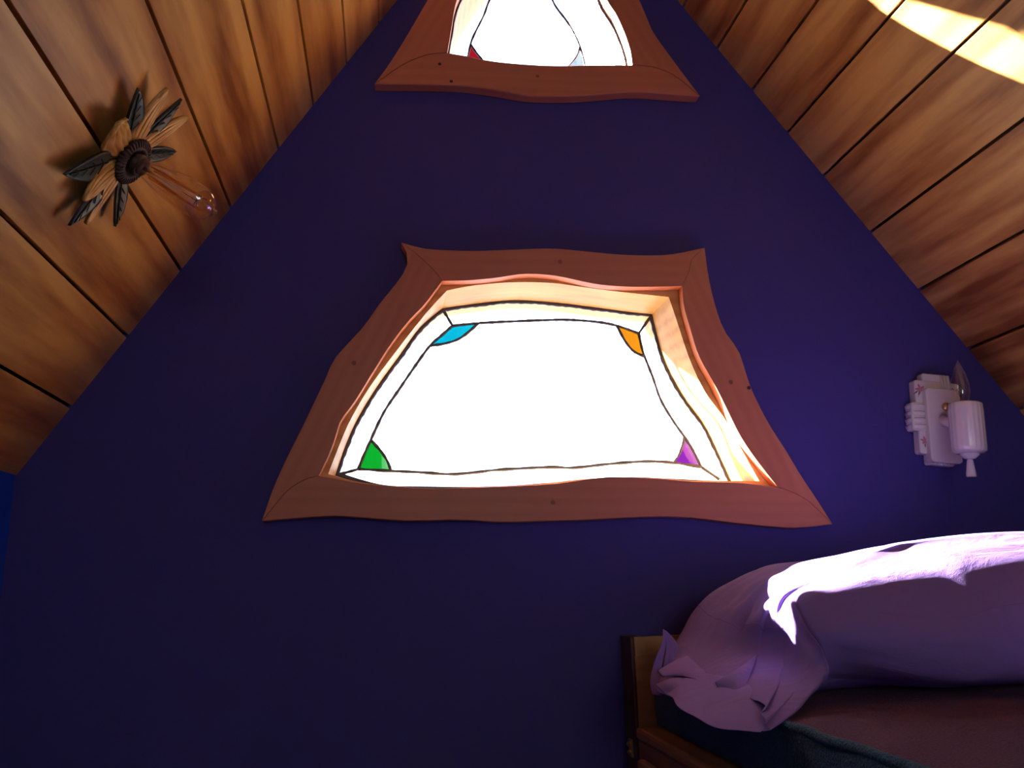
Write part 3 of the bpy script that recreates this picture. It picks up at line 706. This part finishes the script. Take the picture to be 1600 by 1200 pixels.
for k in range(3): bm = bmesh.new(); tube(bm, [Vector((.012+k*.008, -.021, .066)), Vector((.012+k*.008, -.0215, .08)), Vector((.012+k*.008, -.019, .098))], .0035, 8); sl('flute', bm, M['porcelain'], bp_, smooth=True)
for k in range(6): bm = bmesh.new(); tube(bm, [Vector((-.026+k*.010, -.0185, -.0985)), Vector((-.026+k*.010, -.019, -.088))], .003, 8); sl('flute', bm, M['porcelain'], bp_, smooth=True)
# arm, cup, finial and switch knob
CY_ = -.098
bm = bmesh.new(); tube(bm, [Vector((0, -.03, -.005)), Vector((0, -.05, -.012)), Vector((0, -.075, -.02))], [.014, .011, .014], 20); sl('arm', bm, M['porcelain'], smooth=True)
T = Matrix.Translation((.003, CY_, 0)) @ Matrix.Diagonal((.86, .86, 1, 1))
bm = bmesh.new(); lathe(bm, [(.010, -.087), (.030, -.086), (.0372, -.082), (.0382, -.074), (.0378, .0), (.0370, .014), (.0350, .0165), (.0325, .016), (.031, .010), (.030, -.02), (.012, -.022)], 192, M=T, flute=20, fdepth=.022); sl('socket_cup', bm, M['porcelain'], smooth=True)
bm = bmesh.new(); lathe(bm, [(.022, -.087), (.021, -.090), (.012, -.097), (.005, -.0985)], 32, M=T); sl('finial', bm, M['porcelain'], smooth=True)
bm = bmesh.new(); lathe(bm, [(.0045, -.098), (.0070, -.101), (.0085, -.112), (.0110, -.128), (.0112, -.133), (.009, -.1345)], 24, M=T); sl('switch_knob', bm, M['porcelain'], smooth=True)
bm = bmesh.new(); lathe(bm, [(.0065, -.0), (.0095, .004), (.0125, .016), (.0170, .030), (.0185, .044), (.0170, .060), (.0120, .080), (.0070, .094), (.0028, .104), (.0005, .109)], 40, M=Matrix.Translation((-.005, CY_, 0)))
fb = sl('flame_bulb', bm, M['bulb'], smooth=True)
bm = bmesh.new(); lathe(bm, [(.0065, -.022), (.0065, .0)], 20, M=Matrix.Translation((-.005, CY_, 0))); sl('bulb_cap', bm, M['brass'], fb, smooth=True)
bm = bmesh.new()
tube(bm, [Vector((-.005, CY_, 0)), Vector((-.005, CY_, .02)), Vector((-.005, CY_, .035))], [.004, .003, .001], 10)
for s in (-1, 1): tube(bm, [Vector((-.005, CY_, .02)), Vector((-.005+s*.006, CY_, .045)), Vector((-.005+s*.002, CY_, .05))], .0005, 6)
sl('filament', bm, M['steel'], fb, smooth=True)
bm = bmesh.new(); lathe(bm, [(.0095, 0), (.0095, .003), (.006, .007), (.001, .008)], 24, M=Matrix.Translation((.006, -.036, .024)) @ Matrix.Rotation(math.radians(90), 4, 'X')); sl('screw', bm, M['brass'], smooth=True)
def decal(cx_, cz_, y, ang, s_=1):
    bm = bmesh.new(); 
    for k in range(5):
        a = ang+k*1.256; c = Vector((cx_+.0065*s_*math.cos(a), y, cz_+.0065*s_*math.sin(a)))
        P = [c+Vector((math.cos(a)*.006*s_*math.cos(q)-math.sin(a)*.0028*s_*math.sin(q), 0, math.sin(a)*.006*s_*math.cos(q)+math.cos(a)*.0028*s_*math.sin(q))) for q in [i*math.pi/5 for i in range(10)]]
        prism_ngon(bm, P, (0, -.0003, 0))
    o = sl('flower_decal', bm, M['decal_pink'], bp_)
    bm = bmesh.new()
    for a, l_ in ((ang-1.9, .022), (ang-1.3, .018), (ang+.4, .014)):
        p0 = Vector((cx_, y, cz_)); e = Vector((math.cos(a), 0, math.sin(a))); q = Vector((-e.z, 0, e.x))
        prism_ngon(bm, [p0+e*.004*s_, p0+e*l_*s_*.6+q*.0016, p0+e*l_*s_, p0+e*l_*s_*.6-q*.0016], (0, -.00035, 0))
    sl('leaf_decal', bm, M['decal_green'], bp_)
decal(-.041, .062, -.0226, -.6, .95); decal(-.040, -.050, -.0226, .4, .75); decal(.041, .062, -.0226, 2.2, .95)
